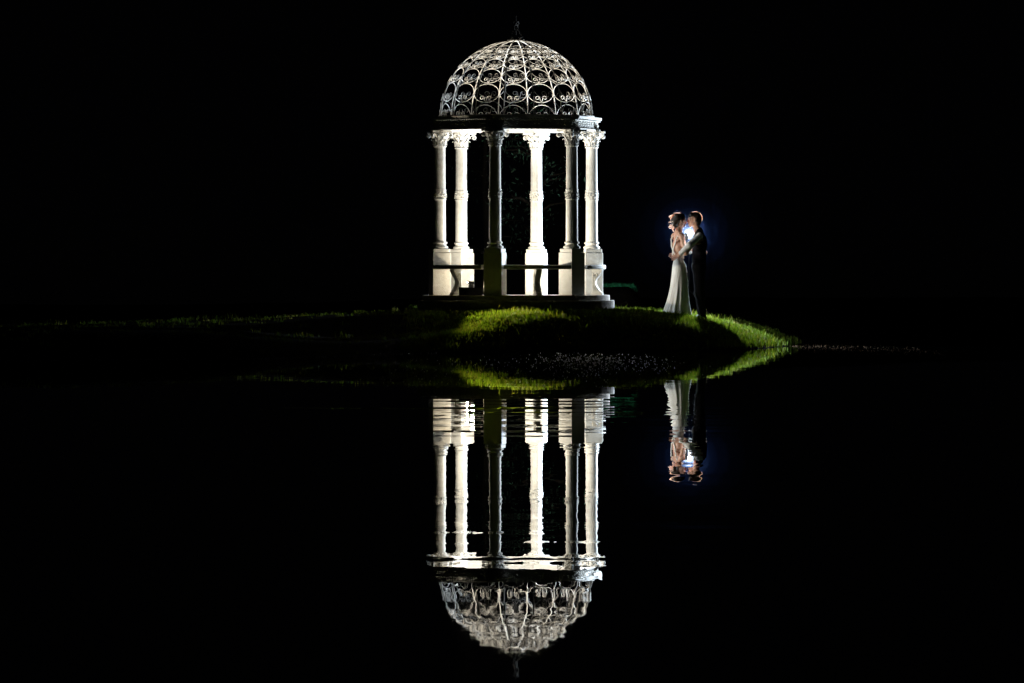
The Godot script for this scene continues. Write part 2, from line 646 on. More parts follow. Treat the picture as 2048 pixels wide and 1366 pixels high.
func build_fluff() -> void:
	var g := Geo.new()
	g.blob(Vector3(0, 0.004, 0), Vector3(0.008, 0.008, 0.008), Basis.IDENTITY, 4, 6)
	var spots := []
	var tints := []
	rng.seed = 77
	for k in 520:   # drifting on the open water in front of the bank
		var x := rng.randfn(1.2, 0.55)
		var z := rng.randfn(16.0, 4.5)
		if z < shore_z(x) + 0.3:
			continue
		spots.append(Transform3D(Basis.IDENTITY.scaled(Vector3.ONE * rng.randf_range(0.35, 1.0)), Vector3(x, 0.0, z)))
	for k in 420:    # a scum line off the point
		var t := pow(rng.randf(), 1.4)
		var x := lerpf(4.9, 7.0, t)
		var z := lerpf(-2.0, 5.0, t) + rng.randfn(0, 3.4)
		if z < shore_z(x) + 0.1:
			continue
		spots.append(Transform3D(Basis.IDENTITY.scaled(Vector3.ONE * rng.randf_range(0.25, 0.8)), Vector3(x, 0.0, z)))
	for k in 260:    # washed up along the left shore
		var x := rng.randf_range(-8.0, -1.2)
		spots.append(Transform3D(Basis.IDENTITY.scaled(Vector3.ONE * rng.randf_range(0.7, 1.6)), Vector3(x, 0.0, shore_z(x) + absf(rng.randfn(0.1, 0.3)))))
	for k in 260:
		var x := rng.randf_range(-1.6, 1.2)
		spots.append(Transform3D(Basis.IDENTITY.scaled(Vector3.ONE * rng.randf_range(0.3, 0.9)), Vector3(x, 0.0, rng.randf_range(13.0, 34.0))))
	for s in spots:
		tints.append(Color(0.92, 0.95, 1.0) if s.origin.x < 4.6 else Color(0.30, 0.20, 0.12))
	var o := scatter("floating_seed_fluff", g.mesh(), mats.fluff, spots, tints)
	tag(o, "pale seed fluff floating on the dark pond", "seed fluff")

# ---------------------------------------------------------------- trees
func build_tree(called: String, label: String, at: Vector3, high: float, wide: float, leaves: int, sd: int) -> void:
	var t := thing(called, label, "tree", at, 0.0, "trees in the dark behind the gazebo")
	var r := RandomNumberGenerator.new()
	r.seed = sd
	var g := Geo.new()
	g.tube(PackedVector3Array([Vector3(0, -0.1, 0), Vector3(0.03, high * 0.3, 0.02), Vector3(-0.04, high * 0.6, 0), Vector3(0.02, high * 0.92, 0)]), 0.11, 0.02, 9)
	part("trunk", g.mesh(), mats.bark, t)
	var limbs := Geo.new()
	var tips := []
	for k in 16:
		var a := r.randf() * TAU
		var y := high * r.randf_range(0.18, 0.85)
		var l := wide * r.randf_range(0.6, 1.0) * (1.0 - 0.5 * y / high)
		var d := Vector3(cos(a), r.randf_range(0.15, 0.5), sin(a)) * l
		limbs.tube(PackedVector3Array([Vector3(0, y, 0), Vector3(0, y, 0) + d * 0.5 + Vector3.UP * 0.08, Vector3(0, y, 0) + d]), 0.035, 0.008, 6)
		for u in 3:
			tips.append(Vector3(0, y, 0) + d * r.randf_range(0.45, 1.1))
	part("limb", limbs.mesh(), mats.bark, t)
	var lf := Geo.new()
	lf.leaf(PackedVector3Array([Vector3.ZERO, Vector3(0, 0.012, 0.025), Vector3(0, 0.010, 0.05), Vector3(0, 0, 0.075)]), Vector3.RIGHT, PackedFloat32Array([0.004, 0.03, 0.024, 0.003]), 0.0015)
	var spots := []
	var tints := []
	for k in leaves:
		var c: Vector3 = tips[r.randi() % tips.size()]
		var p := c + Vector3(r.randfn(), r.randfn(), r.randfn()) * wide * 0.2
		if p.y < 0.05:
			continue
		var b := Basis.from_euler(Vector3(r.randf() * TAU, r.randf() * TAU, r.randf() * TAU)).scaled(Vector3.ONE * r.randf_range(0.7, 1.4))
		spots.append(Transform3D(b, p))
		tints.append(Color.WHITE * (0.4 + 4.0 * pow(r.randf(), 4.0)))
	scatter("crown", lf.mesh(), mats.leaf, spots, tints, t)

# ---------------------------------------------------------------- gazebo
func spiral(turns: float, r_out: float, r_in: float, start: float, hand: float, count := 22) -> PackedVector2Array:
	var p := PackedVector2Array()
	for i in count:
		var t := float(i) / (count - 1)
		var r := lerpf(r_out, r_in, pow(t, 0.8))
		var a := start + hand * turns * TAU * t
		p.append(Vector2(cos(a), sin(a)) * r)
	return p

func column_meshes() -> Dictionary:
	var d := {}
	var g := Geo.new()
	g.box(Vector3(0, 0.3675, 0), Vector3(0.322, 0.735, 0.322), Basis.IDENTITY, 0.006)
	d.pedestal = g.mesh()
	g = Geo.new()
	g.box(Vector3(0, 0.7685, 0), Vector3(0.296, 0.063, 0.296), Basis.IDENTITY, 0.006)
	d.pedestal_cap = g.mesh()
	g = Geo.new()
	var prof := PackedVector2Array([Vector2(0.10, 0.8005)])
	for k in 9:
		var a := -PI / 2 + PI * k / 8
		prof.append(Vector2(0.122 + 0.024 * cos(a), 0.825 + 0.024 * sin(a)))
	prof.append_array([Vector2(0.118, 0.852), Vector2(0.108, 0.868), Vector2(0.107, 0.880), Vector2(0.113, 0.888)])
	for k in 7:
		var a := -PI / 2 + PI * k / 6
		prof.append(Vector2(0.114 + 0.016 * cos(a), 0.904 + 0.016 * sin(a)))
	prof.append_array([Vector2(0.108, 0.924), Vector2(0.104, 0.94)])
	g.lathe(prof, 32)
	d.column_base = g.mesh()
	g = Geo.new()
	g.lathe(PackedVector2Array([Vector2(0.104, 0.93), Vector2(0.1025, 1.3), Vector2(0.101, 1.65)]), 32)
	d.shaft = g.mesh()
	g = Geo.new()
	g.lathe(PackedVector2Array([Vector2(0.100, 1.82), Vector2(0.098, 2.2), Vector2(0.096, 2.57)]), 32)
	d.upper_shaft = g.mesh()
	g = Geo.new()
	g.lathe(PackedVector2Array([Vector2(0.1, 1.648), Vector2(0.112, 1.65), Vector2(0.115, 1.658), Vector2(0.112, 1.667), Vector2(0.105, 1.671), Vector2(0.105, 1.803), Vector2(0.112, 1.806), Vector2(0.114, 1.815), Vector2(0.111, 1.824), Vector2(0.1, 1.826)]), 32)
	d.band = g.mesh()
	g = Geo.new()
	for k in 6:   # a running vine scroll round the band
		var a0 := TAU * k / 6
		var flip := 1.0 if k % 2 == 0 else -1.0
		var path := PackedVector3Array()
		for q in spiral(1.2, 0.047, 0.008, -PI / 2 * flip, flip, 16):
			var a := a0 + q.x / 0.108
			path.append(Vector3(cos(a) * 0.108, 1.737 + q.y, sin(a) * 0.108))
		g.tube(path, 0.0075, 0.005, 5)
		for s in 4:
			var a: float = a0 + [0.0, 0.30, -0.32, 0.48][s]
			var y: float = 1.737 + [0.0, 0.035, -0.04, -0.01][s] * flip
			g.blob(Vector3(cos(a) * 0.108, y, sin(a) * 0.108), Vector3(0.014, 0.02, 0.014), Basis.from_euler(Vector3(0, -a, s)), 4, 6)
	d.vine_relief = g.mesh()
	g = Geo.new()
	var rp := PackedVector2Array()
	for k in 9:
		var a := -PI / 2 + PI * k / 8
		rp.append(Vector2(0.103 + 0.0135 * cos(a), 2.5725 + 0.0135 * sin(a)))
	g.lathe(rp, 32)
	d.neck_ring = g.mesh()
	g = Geo.new()
	g.lathe(PackedVector2Array([Vector2(0.096, 2.585), Vector2(0.098, 2.64), Vector2(0.108, 2.70), Vector2(0.128, 2.75), Vector2(0.150, 2.79), Vector2(0.154, 2.812)]), 32)
	d.bell = g.mesh()
	# one acanthus leaf; two rows of eight are placed round the bell
	g = Geo.new()
	g.leaf(PackedVector3Array([Vector3(0.097, 2.588, 0), Vector3(0.107, 2.62, 0), Vector3(0.113, 2.655, 0), Vector3(0.13, 2.685, 0), Vector3(0.148, 2.688, 0), Vector3(0.152, 2.672, 0)]), Vector3(0, 0, 1), PackedFloat32Array([0.055, 0.066, 0.062, 0.05, 0.034, 0.012]), 0.011)
	for s in [-1.0, 1.0]:
		for y in [2.61, 2.635, 2.66]:
			g.blob(Vector3(0.112, y, s * 0.028), Vector3(0.010, 0.014, 0.010), Basis.IDENTITY, 4, 6)
	d.leaf = g.mesh()
	g = Geo.new()
	g.leaf(PackedVector3Array([Vector3(0.099, 2.62, 0), Vector3(0.113, 2.67, 0), Vector3(0.125, 2.715, 0), Vector3(0.150, 2.75, 0), Vector3(0.172, 2.755, 0), Vector3(0.178, 2.737, 0)]), Vector3(0, 0, 1), PackedFloat32Array([0.04, 0.055, 0.055, 0.045, 0.032, 0.012]), 0.011)
	d.upper_leaf = g.mesh()
	# corner volute in the radial plane
	g = Geo.new()
	var pl := PackedVector3Array([Vector3(0.105, 2.685, 0), Vector3(0.125, 2.73, 0), Vector3(0.158, 2.775, 0)])
	for q in spiral(1.45, 0.043, 0.008, PI * 0.62, -1.0, 22):
		pl.append(Vector3(0.222 + q.x, 2.755 + q.y, 0))
	g.tube(pl, 0.011, 0.008, 6, false, 2.6, Vector3(0, 0, 1))
	g.blob(Vector3(0.222, 2.755, 0), Vector3(0.011, 0.011, 0.026), Basis.IDENTITY, 4, 6)
	d.volute = g.mesh()
	g = Geo.new()
	g.blob(Vector3(0.165, 2.80, 0), Vector3(0.018, 0.022, 0.022), Basis.IDENTITY, 5, 8)
	for k in 5:
		var a := TAU * k / 5
		g.blob(Vector3(0.160, 2.80 + 0.024 * sin(a), 0.024 * cos(a)), Vector3(0.012, 0.014, 0.014), Basis.IDENTITY, 4, 6)
	for s in [-1.0, 1.0]:
		var p2 := PackedVector3Array([Vector3(0.118, 2.70, s * 0.02)])
		for q in spiral(1.2, 0.022, 0.005, -PI / 2, s, 12):
			p2.append(Vector3(0.152, 2.765 + q.y, s * 0.035 + q.x))
		g.tube(p2, 0.006, 0.005, 5)
	d.flower = g.mesh()
	# abacus with hollowed sides
	var poly := PackedVector2Array()
	for k in 4:
		var b := Vector2.from_angle(PI / 4 + PI / 2 * k)
		var e := Vector2.from_angle(PI / 2 * k + PI / 2)
		var w := Vector2.from_angle(PI / 2 * k)
		poly.append(b * 0.262 - (e - w) * 0.015)
		poly.append(b * 0.262 + (e - w) * 0.015)
		for s in 5:
			var t := (s + 1) / 6.0
			var p := (b * 0.262).lerp(Vector2.from_angle(PI / 4 + PI / 2 * (k + 1)) * 0.262, t)
			poly.append(p - e * 0.032 * sin(PI * t))
	g = Geo.new()
	g.extrude(poly, 0.036, Transform3D(Basis(Vector3.RIGHT, PI / 2), Vector3(0, 2.831, 0)))
	d.abacus = g.mesh()
	return d

func beam_mesh(r_out: float, r_in: float, y0: float, y1: float) -> ArrayMesh:
	# one straight sixth of the ring beam, mitred at both ends; middle at angle 0
	var g := Geo.new()
	var co := cos(PI / 6)
	var lips := [[y0, 0.0], [y0 + 0.028, 0.0], [y0 + 0.032, -0.04], [y1 - 0.075, -0.04], [y1 - 0.07, 0.004], [y1 - 0.045, 0.010], [y1 - 0.04, 0.024], [y1, 0.028]]
	var outs := []
	for l in lips:
		var r: float = r_out + l[1]
		outs.append([Vector3(r * co, l[0], -r * 0.5), Vector3(r * co, l[0], r * 0.5)])
	var ins := []
	for y in [y0, y1]:
		ins.append([Vector3(r_in * co, y, -r_in * 0.5), Vector3(r_in * co, y, r_in * 0.5)])
	for i in outs.size() - 1:
		g.quad(outs[i][0], outs[i][1], outs[i + 1][1], outs[i + 1][0], Vector3(1, 0.01 if lips[i + 1][1] < lips[i][1] else -0.01, 0))
	g.quad(ins[0][0], ins[0][1], ins[1][1], ins[1][0], Vector3(-1, 0, 0))
	g.quad(ins[0][0], ins[0][1], outs[0][1], outs[0][0], Vector3(0, -1, 0))
	g.quad(ins[1][0], ins[1][1], outs[-1][1], outs[-1][0], Vector3(0, 1, 0))
	return g.mesh()

func frieze_mesh(r_out: float, y0: float, y1: float) -> ArrayMesh:
	# acanthus scrolls along the beam and a row of small eggs above
	var g := Geo.new()
	var face := (r_out - 0.04) * cos(PI / 6)
	var half := r_out * 0.5 - 0.06
	var ym := (y0 + y1) / 2 - 0.02
	var count := 9
	for k in count:
		var z := lerpf(-half, half, (k + 0.5) / count)
		var flip := 1.0 if k % 2 == 0 else -1.0
		var path := PackedVector3Array()
		for q in spiral(1.35, 0.062, 0.01, -PI / 2 * flip, flip, 18):
			path.append(Vector3(face + 0.006, ym + q.y * 0.8, z + q.x))
		g.tube(path, 0.013, 0.009, 5, false, 1.0)
		g.blob(Vector3(face + 0.012, ym, z), Vector3(0.022, 0.016, 0.016), Basis.IDENTITY, 4, 6)
		for s in 6:
			var a := s * 1.05 + k
			g.blob(Vector3(face + 0.004, ym + 0.045 * sin(a), z + 0.07 * cos(a)), Vector3(0.024, 0.024, 0.010), Basis(Vector3.RIGHT, a), 4, 6)
	var n := 26
	for k in n:
		var z := lerpf(-half - 0.03, half + 0.03, (k + 0.5) / n)
		g.blob(Vector3(face + 0.046, y1 - 0.058, z), Vector3(0.014, 0.017, 0.017), Basis.IDENTITY, 4, 6)
	return g.mesh()

func on_dome(lon: float, lat: float, r: float) -> Vector3:
	return Vector3(cos(lat) * cos(lon), sin(lat), cos(lat) * sin(lon)) * r

func build_gazebo() -> Node3D:
	var gz := thing("gazebo", "white stone gazebo with six columns and a wrought iron lattice dome on the pond bank", "gazebo", CENTRE)
	# plinth: two round steps of cut blocks and a paved floor
	for s in 2:
		var st := Node3D.new()
		st.name = ["upper_step", "lower_step"][s]
		gz.add_child(st, true)
		var r: float = [1.63, 1.71][s]
		var y1: float = [0.0, -0.092][s]
		var y0: float = [-0.09, -0.42][s]
		var inner: float = [1.18, 1.3][s]
		var g := Geo.new()
		var w := TAU / 14
		g.lathe(PackedVector2Array([Vector2(inner, y0), Vector2(r, y0), Vector2(r, y1 - 0.008), Vector2(r - 0.008, y1), Vector2(inner, y1), Vector2(inner, y0)]), 10, 0.0025, w - 0.0025, 10.0)
		var m := g.mesh()
		for k in 14:
			part("block", m, mats.plinth, st, Transform3D(Basis(Vector3.UP, w * (k + 0.33 * s)), Vector3.ZERO))
		var core := Geo.new()
		core.lathe(PackedVector2Array([Vector2(0, y0 + 0.01), Vector2(r - 0.01, y0 + 0.01), Vector2(r - 0.01, y1 - 0.012), Vector2(0, y1 - 0.012)]), 48, 0, TAU, 10.0)
		part("mortar_core", core.mesh(), mats.joint, st)
	var fl := Geo.new()
	fl.lathe(PackedVector2Array([Vector2(1.178, -0.06), Vector2(1.178, -0.003), Vector2(0.0, -0.003)]), 48, 0, TAU, 10.0)
	part("floor_slab", fl.mesh(), mats.plinth, gz)
	# columns
	var cm := column_meshes()
	for k in 6:
		var a := deg_to_rad(45.3 + 60.0 * k)
		var c := Node3D.new()
		c.name = "column" if k == 0 else "column_%03d" % k
		gz.add_child(c, true)
		c.position = Vector3(cos(a), 0, sin(a)) * RING
		c.rotation.y = -a
		for piece in ["pedestal", "pedestal_cap", "column_base", "shaft", "band", "vine_relief", "upper_shaft", "neck_ring", "bell"]:
			part(piece, cm[piece], mats.stone, c)
		for j in 8:
			part("leaf", cm.leaf, mats.stone, c, Transform3D(Basis(Vector3.UP, TAU * j / 8), Vector3.ZERO))
			part("upper_leaf", cm.upper_leaf, mats.stone, c, Transform3D(Basis(Vector3.UP, TAU * (j + 0.5) / 8), Vector3.ZERO))
		for j in 4:
			part("volute", cm.volute, mats.stone, c, Transform3D(Basis(Vector3.UP, TAU * (j + 0.5) / 4), Vector3.ZERO))
			part("flower", cm.flower, mats.stone, c, Transform3D(Basis(Vector3.UP, TAU * j / 4), Vector3.ZERO))
		part("abacus", cm.abacus, mats.stone, c)
	# ring beam
	var bm := beam_mesh(1.52, 1.215, 2.852, 3.085)
	var fm := frieze_mesh(1.52, 2.852, 3.085)
	for k in 6:
		var t := Transform3D(Basis(Vector3.UP, -deg_to_rad(15.3 + 60.0 * k)), Vector3.ZERO)
		var b := part("beam", bm, mats.stone, gz, t)
		part("frieze_relief", fm, mats.stone, b)
	# dome
	var dome := Node3D.new()
	dome.name = "dome"
	gz.add_child(dome, true)
	dome.position.y = 3.088
	dome.rotation.y = -deg_to_rad(9.0)
	const R := 1.335
	var g2 := Geo.new()
	g2.lathe(PackedVector2Array([Vector2(R - 0.03, 0), Vector2(R + 0.03, 0), Vector2(R + 0.03, 0.018), Vector2(R - 0.03, 0.018), Vector2(R - 0.03, 0)]), 64, 0, TAU, 10.0)
	part("base_ring", g2.mesh(), mats.iron, dome)
	var rp := PackedVector3Array()
	for i in 25:
		rp.append(on_dome(0, lerpf(0.0, deg_to_rad(84.0), i / 24.0), R))
	var rg := Geo.new()
	rg.tube(rp, 0.0098, 0.008, 6)
	var rib := rg.mesh()
	var rows := [[0.0, 11.0], [20.2, 7.4], [34.6, 6.2], [46.4, 5.0], [55.8, 3.8], [63.4, 3.2]]
	var half := deg_to_rad(11.25)
	var hoops := []
	var scrolls := []
	for w in rows:
		var c := deg_to_rad(w[0])
		var hh := deg_to_rad(w[1])
		var path := PackedVector3Array()
		var first: bool = w[0] == 0.0
		var n := 13 if first else 26
		for i in n:
			var a := PI * i / (n - 1) if first else TAU * i / n
			var lat := c + hh * sin(a)
			path.append(on_dome(half * 0.97 * cos(a), lat, R))
		var hg := Geo.new()
		hg.tube(path, 0.0066, 0.0066, 5, not first)
		hoops.append(hg.mesh())
		# a pair of C scrolls that spring from the foot of each hoop
		var sg := Geo.new()
		var foot: float = c - (0.0 if first else hh)
		var size := half * cos(c)
		for s in [-1.0, 1.0]:
			var p := PackedVector3Array()
			var flat := [Vector2(0, 0), Vector2(0.035, 0.10), Vector2(0.09, 0.20)]
			for q in spiral(1.1, 0.18, 0.075, PI, -1.0, 20):
				flat.append(Vector2(0.275 + q.x, 0.33 + q.y))
			for q in flat:
				p.append(on_dome(s * q.x * half, foot + q.y * size, R))
			sg.tube(p, 0.0066, 0.0058, 5)
		scrolls.append(sg.mesh())
	for k in 16:
		var t0 := Transform3D(Basis(Vector3.UP, TAU * k / 16), Vector3.ZERO)
		part("rib", rib, mats.iron, dome, t0)
		var t1 := Transform3D(Basis(Vector3.UP, TAU * (k + 0.5) / 16), Vector3.ZERO)
		for i in hoops.size():
			part("hoop", hoops[i], mats.iron, dome, t1)
			part("scroll", scrolls[i], mats.iron, dome, t1)
	# finial
	var fin := Node3D.new()
	fin.name = "finial"
	gz.add_child(fin, true)
	fin.position.y = 3.088 + R
	var fg := Geo.new()
	fg.lathe(PackedVector2Array([Vector2(0.02, -0.012), Vector2(0.145, -0.014), Vector2(0.15, 0.0), Vector2(0.145, 0.014), Vector2(0.02, 0.016)]), 28)
	part("crown_plate", fg.mesh(), mats.iron, fin)
	fg = Geo.new()
	for k in 8:
		var a := TAU * k / 8
		var p := PackedVector3Array()
		for q in [Vector2(0.09, 0.015), Vector2(0.115, 0.06), Vector2(0.085, 0.13), Vector2(0.035, 0.2), Vector2(0.03, 0.27), Vector2(0.065, 0.31), Vector2(0.05, 0.335), Vector2(0.03, 0.32)]:
			p.append(Vector3(cos(a) * q.x, q.y, sin(a) * q.x))
		fg.tube(p, 0.0065, 0.005, 5)
	part("cage", fg.mesh(), mats.dark_iron, fin)
	fg = Geo.new()
	fg.blob(Vector3(0, 0.285, 0), Vector3.ONE * 0.03, Basis.IDENTITY, 6, 10)
	fg.tube(PackedVector3Array([Vector3(0, 0.29, 0), Vector3(0, 0.36, 0), Vector3(0, 0.44, 0)]), 0.009, 0.002, 6)
	part("spike", fg.mesh(), mats.dark_iron, fin)
	fg = Geo.new()
	fg.blob(Vector3(0, 0.045, 0), Vector3.ONE * 0.022, Basis.IDENTITY, 6, 10)
	for k in 4:
		var a := 0.9 + TAU * k / 4
		part("knob", fg.mesh(), mats.iron, fin, Transform3D(Basis.IDENTITY, Vector3(cos(a), 0, sin(a)) * 0.10))
	return gz

func build_bench(mid: float, label: String) -> void:
	var b := thing("garden_bench", label, "bench", CENTRE, -deg_to_rad(mid), "curved stone benches between the front columns")
	var w := deg_to_rad(22.6)
	var g := Geo.new()
	g.lathe(PackedVector2Array([Vector2(1.235, 0.447), Vector2(1.545, 0.447), Vector2(1.56, 0.46), Vector2(1.56, 0.51), Vector2(1.548, 0.522), Vector2(1.235, 0.522), Vector2(1.22, 0.51), Vector2(1.22, 0.46), Vector2(1.235, 0.447)]), 20, -w, w, 12.0)
	part("seat", g.mesh(), mats.stone, b)
	g = Geo.new()
	var poly := PackedVector2Array()
	for i in 21:   # S curve of the outer side, bottom to top
		var t := i / 20.0
		poly.append(Vector2(1.475 + 0.055 * cos(TAU * t) + 0.03 * t + (0.03 if t < 0.12 else 0.0), 0.446 * t))
	for i in 21:
		var t := 1.0 - i / 20.0
		poly.append(Vector2(1.375 - (0.02 if t < 0.12 else 0.0), 0.446 * t))
	g.extrude(poly, 0.10)
	part("leg", g.mesh(), mats.stone, b)
	g = Geo.new()
	for s in [-1.0, 1.0]:
		for e in [0.34, 0.11]:
			var p := PackedVector3Array()
			for q in spiral(1.5, 0.05, 0.01, -PI / 2 if e > 0.2 else PI / 2, -1.0 if e > 0.2 else 1.0, 18):
				p.append(Vector3(1.445 + q.x, e + q.y, s * 0.052))
			g.tube(p, 0.008, 0.006, 5)
		g.tube(PackedVector3Array([Vector3(1.39, 0.39, s * 0.051), Vector3(1.39, 0.22, s * 0.051), Vector3(1.39, 0.06, s * 0.051)]), 0.006, 0.006, 5)
	part("scroll_relief", g.mesh(), mats.stone, b)

# ---------------------------------------------------------------- lamps
func build_floor_flash() -> void:
	var t := thing("flash_unit", "small black flash unit on a short stand on the gazebo floor", "flash", Vector3(-0.69, 0.904, 0.86))
	var g := Geo.new()
	var tilt := Basis(Vector3.FORWARD, 0.12)
	g.box(Vector3(-0.02, 0.115, 0), Vector3(0.085, 0.14, 0.07), tilt, 0.008)
	part("body", g.mesh(), mats.black_plastic, t)
	g = Geo.new()
	g.box(Vector3(-0.03, 0.215, -0.05), Vector3(0.14, 0.055, 0.19), tilt, 0.008)
	part("head", g.mesh(), mats.black_plastic, t)
	g = Geo.new()
	g.blob(Vector3(0.0, 0.292, -0.13), Vector3(0.02, 0.04, 0.02), tilt, 8, 12)
	part("bare_tube", g.mesh(), mats.lamp_warm, t)
	g = Geo.new()
	g.blob(Vector3(-0.08, 0.222, 0.056), Vector3(0.014, 0.014, 0.010), Basis.IDENTITY, 6, 10)
	part("modelling_lamp", g.mesh(), mats.lamp_warm, t)
	g = Geo.new()
	g.tube(PackedVector3Array([Vector3(0.035, 0.17, 0.02), Vector3(0.022, 0.09, 0.04), Vector3(0.005, 0.004, 0.06)]), 0.008, 0.008, 7)
	part("silver_leg", g.mesh(), mats.grey_metal, t)
	for e in [Vector3(0.17, 0.02, 0.05), Vector3(-0.02, 0.004, -0.12), Vector3(-0.09, 0.004, 0.06)]:
		g = Geo.new()
		g.tube(PackedVector3Array([Vector3(0.0, 0.16, 0.0), e * 0.5 + Vector3(0, 0.08, 0), e]), 0.009, 0.007, 7)
		part("leg", g.mesh(), mats.black_plastic, t)
	g = Geo.new()
	g.extrude(PackedVector2Array([Vector2(-0.21, 0.0), Vector2(0.19, 0.0), Vector2(0.19, 0.130), Vector2(-0.21, 0.138)]), 0.006)
	g.extrude(PackedVector2Array([Vector2(-0.03, 0.0), Vector2(0.03, 0.0), Vector2(0.0, 0.10)]), 0.004, Transform3D(Basis(Vector3.UP, PI / 2), Vector3(-0.02, 0, -0.03)))
	var card := part("flag_card", g.mesh(), mats.matt_black, self, Transform3D(Basis.IDENTITY, Vector3(-0.70, 0.904, 1.25)))
	tag(card, "small matt black card standing on the floor in front of the flash unit", "flag card")
	lamp("uplight", Vector3(-0.68, 1.235, 0.71), Vector3(0.62, 0.62, -0.45), 88.0, 1.0, 10.0, Color(1.0, 0.955, 0.86), 0.03)
	lamp("dome_light", Vector3(-0.68, 1.235, 0.71), Vector3(0.28, 1.0, -0.28), 31.0, 0.5, 20.0, Color(1.0, 0.97, 0.92), 0.03)
	lamp("floor_beam", Vector3(-0.77, 1.128, 0.94), Vector3(0.26, -0.14, 1.0), 18.5, 0.5, 68.0, Color(1.0, 0.95, 0.80), 0.008)
	var o := OmniLight3D.new()
	o.name = "flash_spill"
	o.position = Vector3(-0.68, 1.245, 0.72)
	o.light_energy = 0.42
	o.light_color = Color(1.0, 0.93, 0.80)
	o.light_size = 0.03
	o.omni_range = 30
	o.shadow_enabled = true
	add_child(o)

func lamp(called: String, at: Vector3, towards: Vector3, half: float, blend: float, energy: float, c: Color, size: float) -> void:
	var s := SpotLight3D.new()
	s.name = called
	s.position = at
	s.basis = Basis.looking_at(towards.normalized(), Vector3.UP if absf(towards.normalized().y) < 0.95 else Vector3.RIGHT)
	s.spot_angle = half
	s.spot_angle_attenuation = blend
	s.spot_range = 60
	s.light_energy = energy
	s.light_color = c
	s.light_size = size
	s.shadow_enabled = true
	add_child(s)

func build_back_flash() -> void:
	var foot := Vector3(FLASH_AT.x, ground_y(FLASH_AT.x, FLASH_AT.z), FLASH_AT.z)
	var t := thing("flash_on_stand", "bright flash lamp on a thin black light stand behind the couple", "flash", foot)
	var h := FLASH_AT.y - foot.y
	var g := Geo.new()
	g.tube(PackedVector3Array([Vector3(0, 0.25, -0.06), Vector3(0, h * 0.6, -0.06), Vector3(0, h - 0.1, -0.06)]), 0.013, 0.009, 8)
	part("pole", g.mesh(), mats.matt_black, t)
	for k in 3:
		var a := 0.5 + TAU * k / 3
		g = Geo.new()
		g.tube(PackedVector3Array([Vector3(0, 0.45, -0.06), Vector3(cos(a) * 0.22, 0.22, sin(a) * 0.22 - 0.06), Vector3(cos(a) * 0.42, 0.0, sin(a) * 0.42 - 0.06)]), 0.008, 0.007, 6)
		part("leg", g.mesh(), mats.matt_black, t)
	g = Geo.new()
	g.box(Vector3(0, h - 0.03, -0.10), Vector3(0.075, 0.15, 0.09), Basis.IDENTITY, 0.01)
	part("flash_body", g.mesh(), mats.black_plastic, t)
	g = Geo.new()
	g.blob(Vector3(0, h, 0), Vector3(0.036, 0.036, 0.036), Basis.IDENTITY, 10, 16)
	part("lamp_dome", g.mesh(), mats.lamp_cool, t)
	g = Geo.new()
	# a hinged leaf keeps the light off the left bank
	g.box(Vector3(-0.051, h - 0.052, 0.130), Vector3(0.067, 0.128, 0.004), Basis(Vector3.UP, -0.35))
	part("barn_door", g.mesh(), mats.black_plastic, t)
	lamp("back_flash", FLASH_AT, Vector3(-0.1, 0.0, 1.0), 89.0, 0.15, 60.0, Color(0.86, 0.93, 1.0), 0.014)

func build_mist() -> void:
	# damp night air near the lamp: thin banks, densest close to it
	var sizes := [0.17, 0.24, 0.34, 0.48, 0.68, 0.95, 1.35, 1.9, 2.6]
	var thick := [0.026, 0.010, 0.0042, 0.0019, 0.00085, 0.00038, 0.00018, 0.00008, 0.00004]
	for k in sizes.size():
		var fog := FogVolume.new()
		fog.name = numbered("mist")
		fog.shape = RenderingServer.FOG_VOLUME_SHAPE_ELLIPSOID
		fog.size = Vector3(1.0, 0.93, 1.0) * sizes[k]
		fog.position = FLASH_AT + Vector3(0.006, 0.003, 0.03) * k
		var m := FogMaterial.new()
		m.density = thick[k]
		m.albedo = Color(1, 1, 1).lerp(Color(0.45, 0.62, 1.0), clampf(k / 5.0, 0, 1))
		fog.material = m
		add_child(fog)
		mark(fog, "stuff")
		tag(fog, "thin bluish mist glowing round the flash lamp behind the couple", "mist", "mist round the flash lamp")

# ---------------------------------------------------------------- people
func head_bones(c: Vector3, f: Vector3, k: float) -> Array:
	var u := Vector3.UP
	var r := f.cross(u)
	var b := [
		[c - f * 0.028 * k + u * 0.022 * k, c + f * 0.018 * k + u * 0.03 * k, 0.088 * k, 0.08 * k],
		[c + f * 0.032 * k + u * 0.0 * k, c + f * 0.036 * k - u * 0.05 * k, 0.066 * k, 0.052 * k],
		[c + f * 0.03 * k - u * 0.07 * k, c + f * 0.058 * k - u * 0.098 * k, 0.04 * k, 0.022 * k],
		[c + f * 0.092 * k + u * 0.01 * k, c + f * 0.116 * k - u * 0.028 * k, 0.009 * k, 0.013 * k],
		[c + f * 0.088 * k - u * 0.056 * k + r * 0.014 * k, c + f * 0.088 * k - u * 0.056 * k - r * 0.014 * k, 0.011 * k, 0.011 * k],
		[c + f * 0.088 * k - u * 0.070 * k + r * 0.010 * k, c + f * 0.088 * k - u * 0.070 * k - r * 0.010 * k, 0.010 * k, 0.010 * k],
		[c + f * 0.083 * k + u * 0.022 * k + r * 0.035 * k, c + f * 0.083 * k + u * 0.022 * k - r * 0.035 * k, 0.012 * k, 0.012 * k],
	]
	for s in [-1.0, 1.0]:
		var e: Vector3 = c + r * s * 0.083 * k - f * 0.008 * k
		b.append([e + u * 0.014 * k, e - u * 0.026 * k + f * 0.006 * k, 0.015 * k, 0.010 * k])
	return b

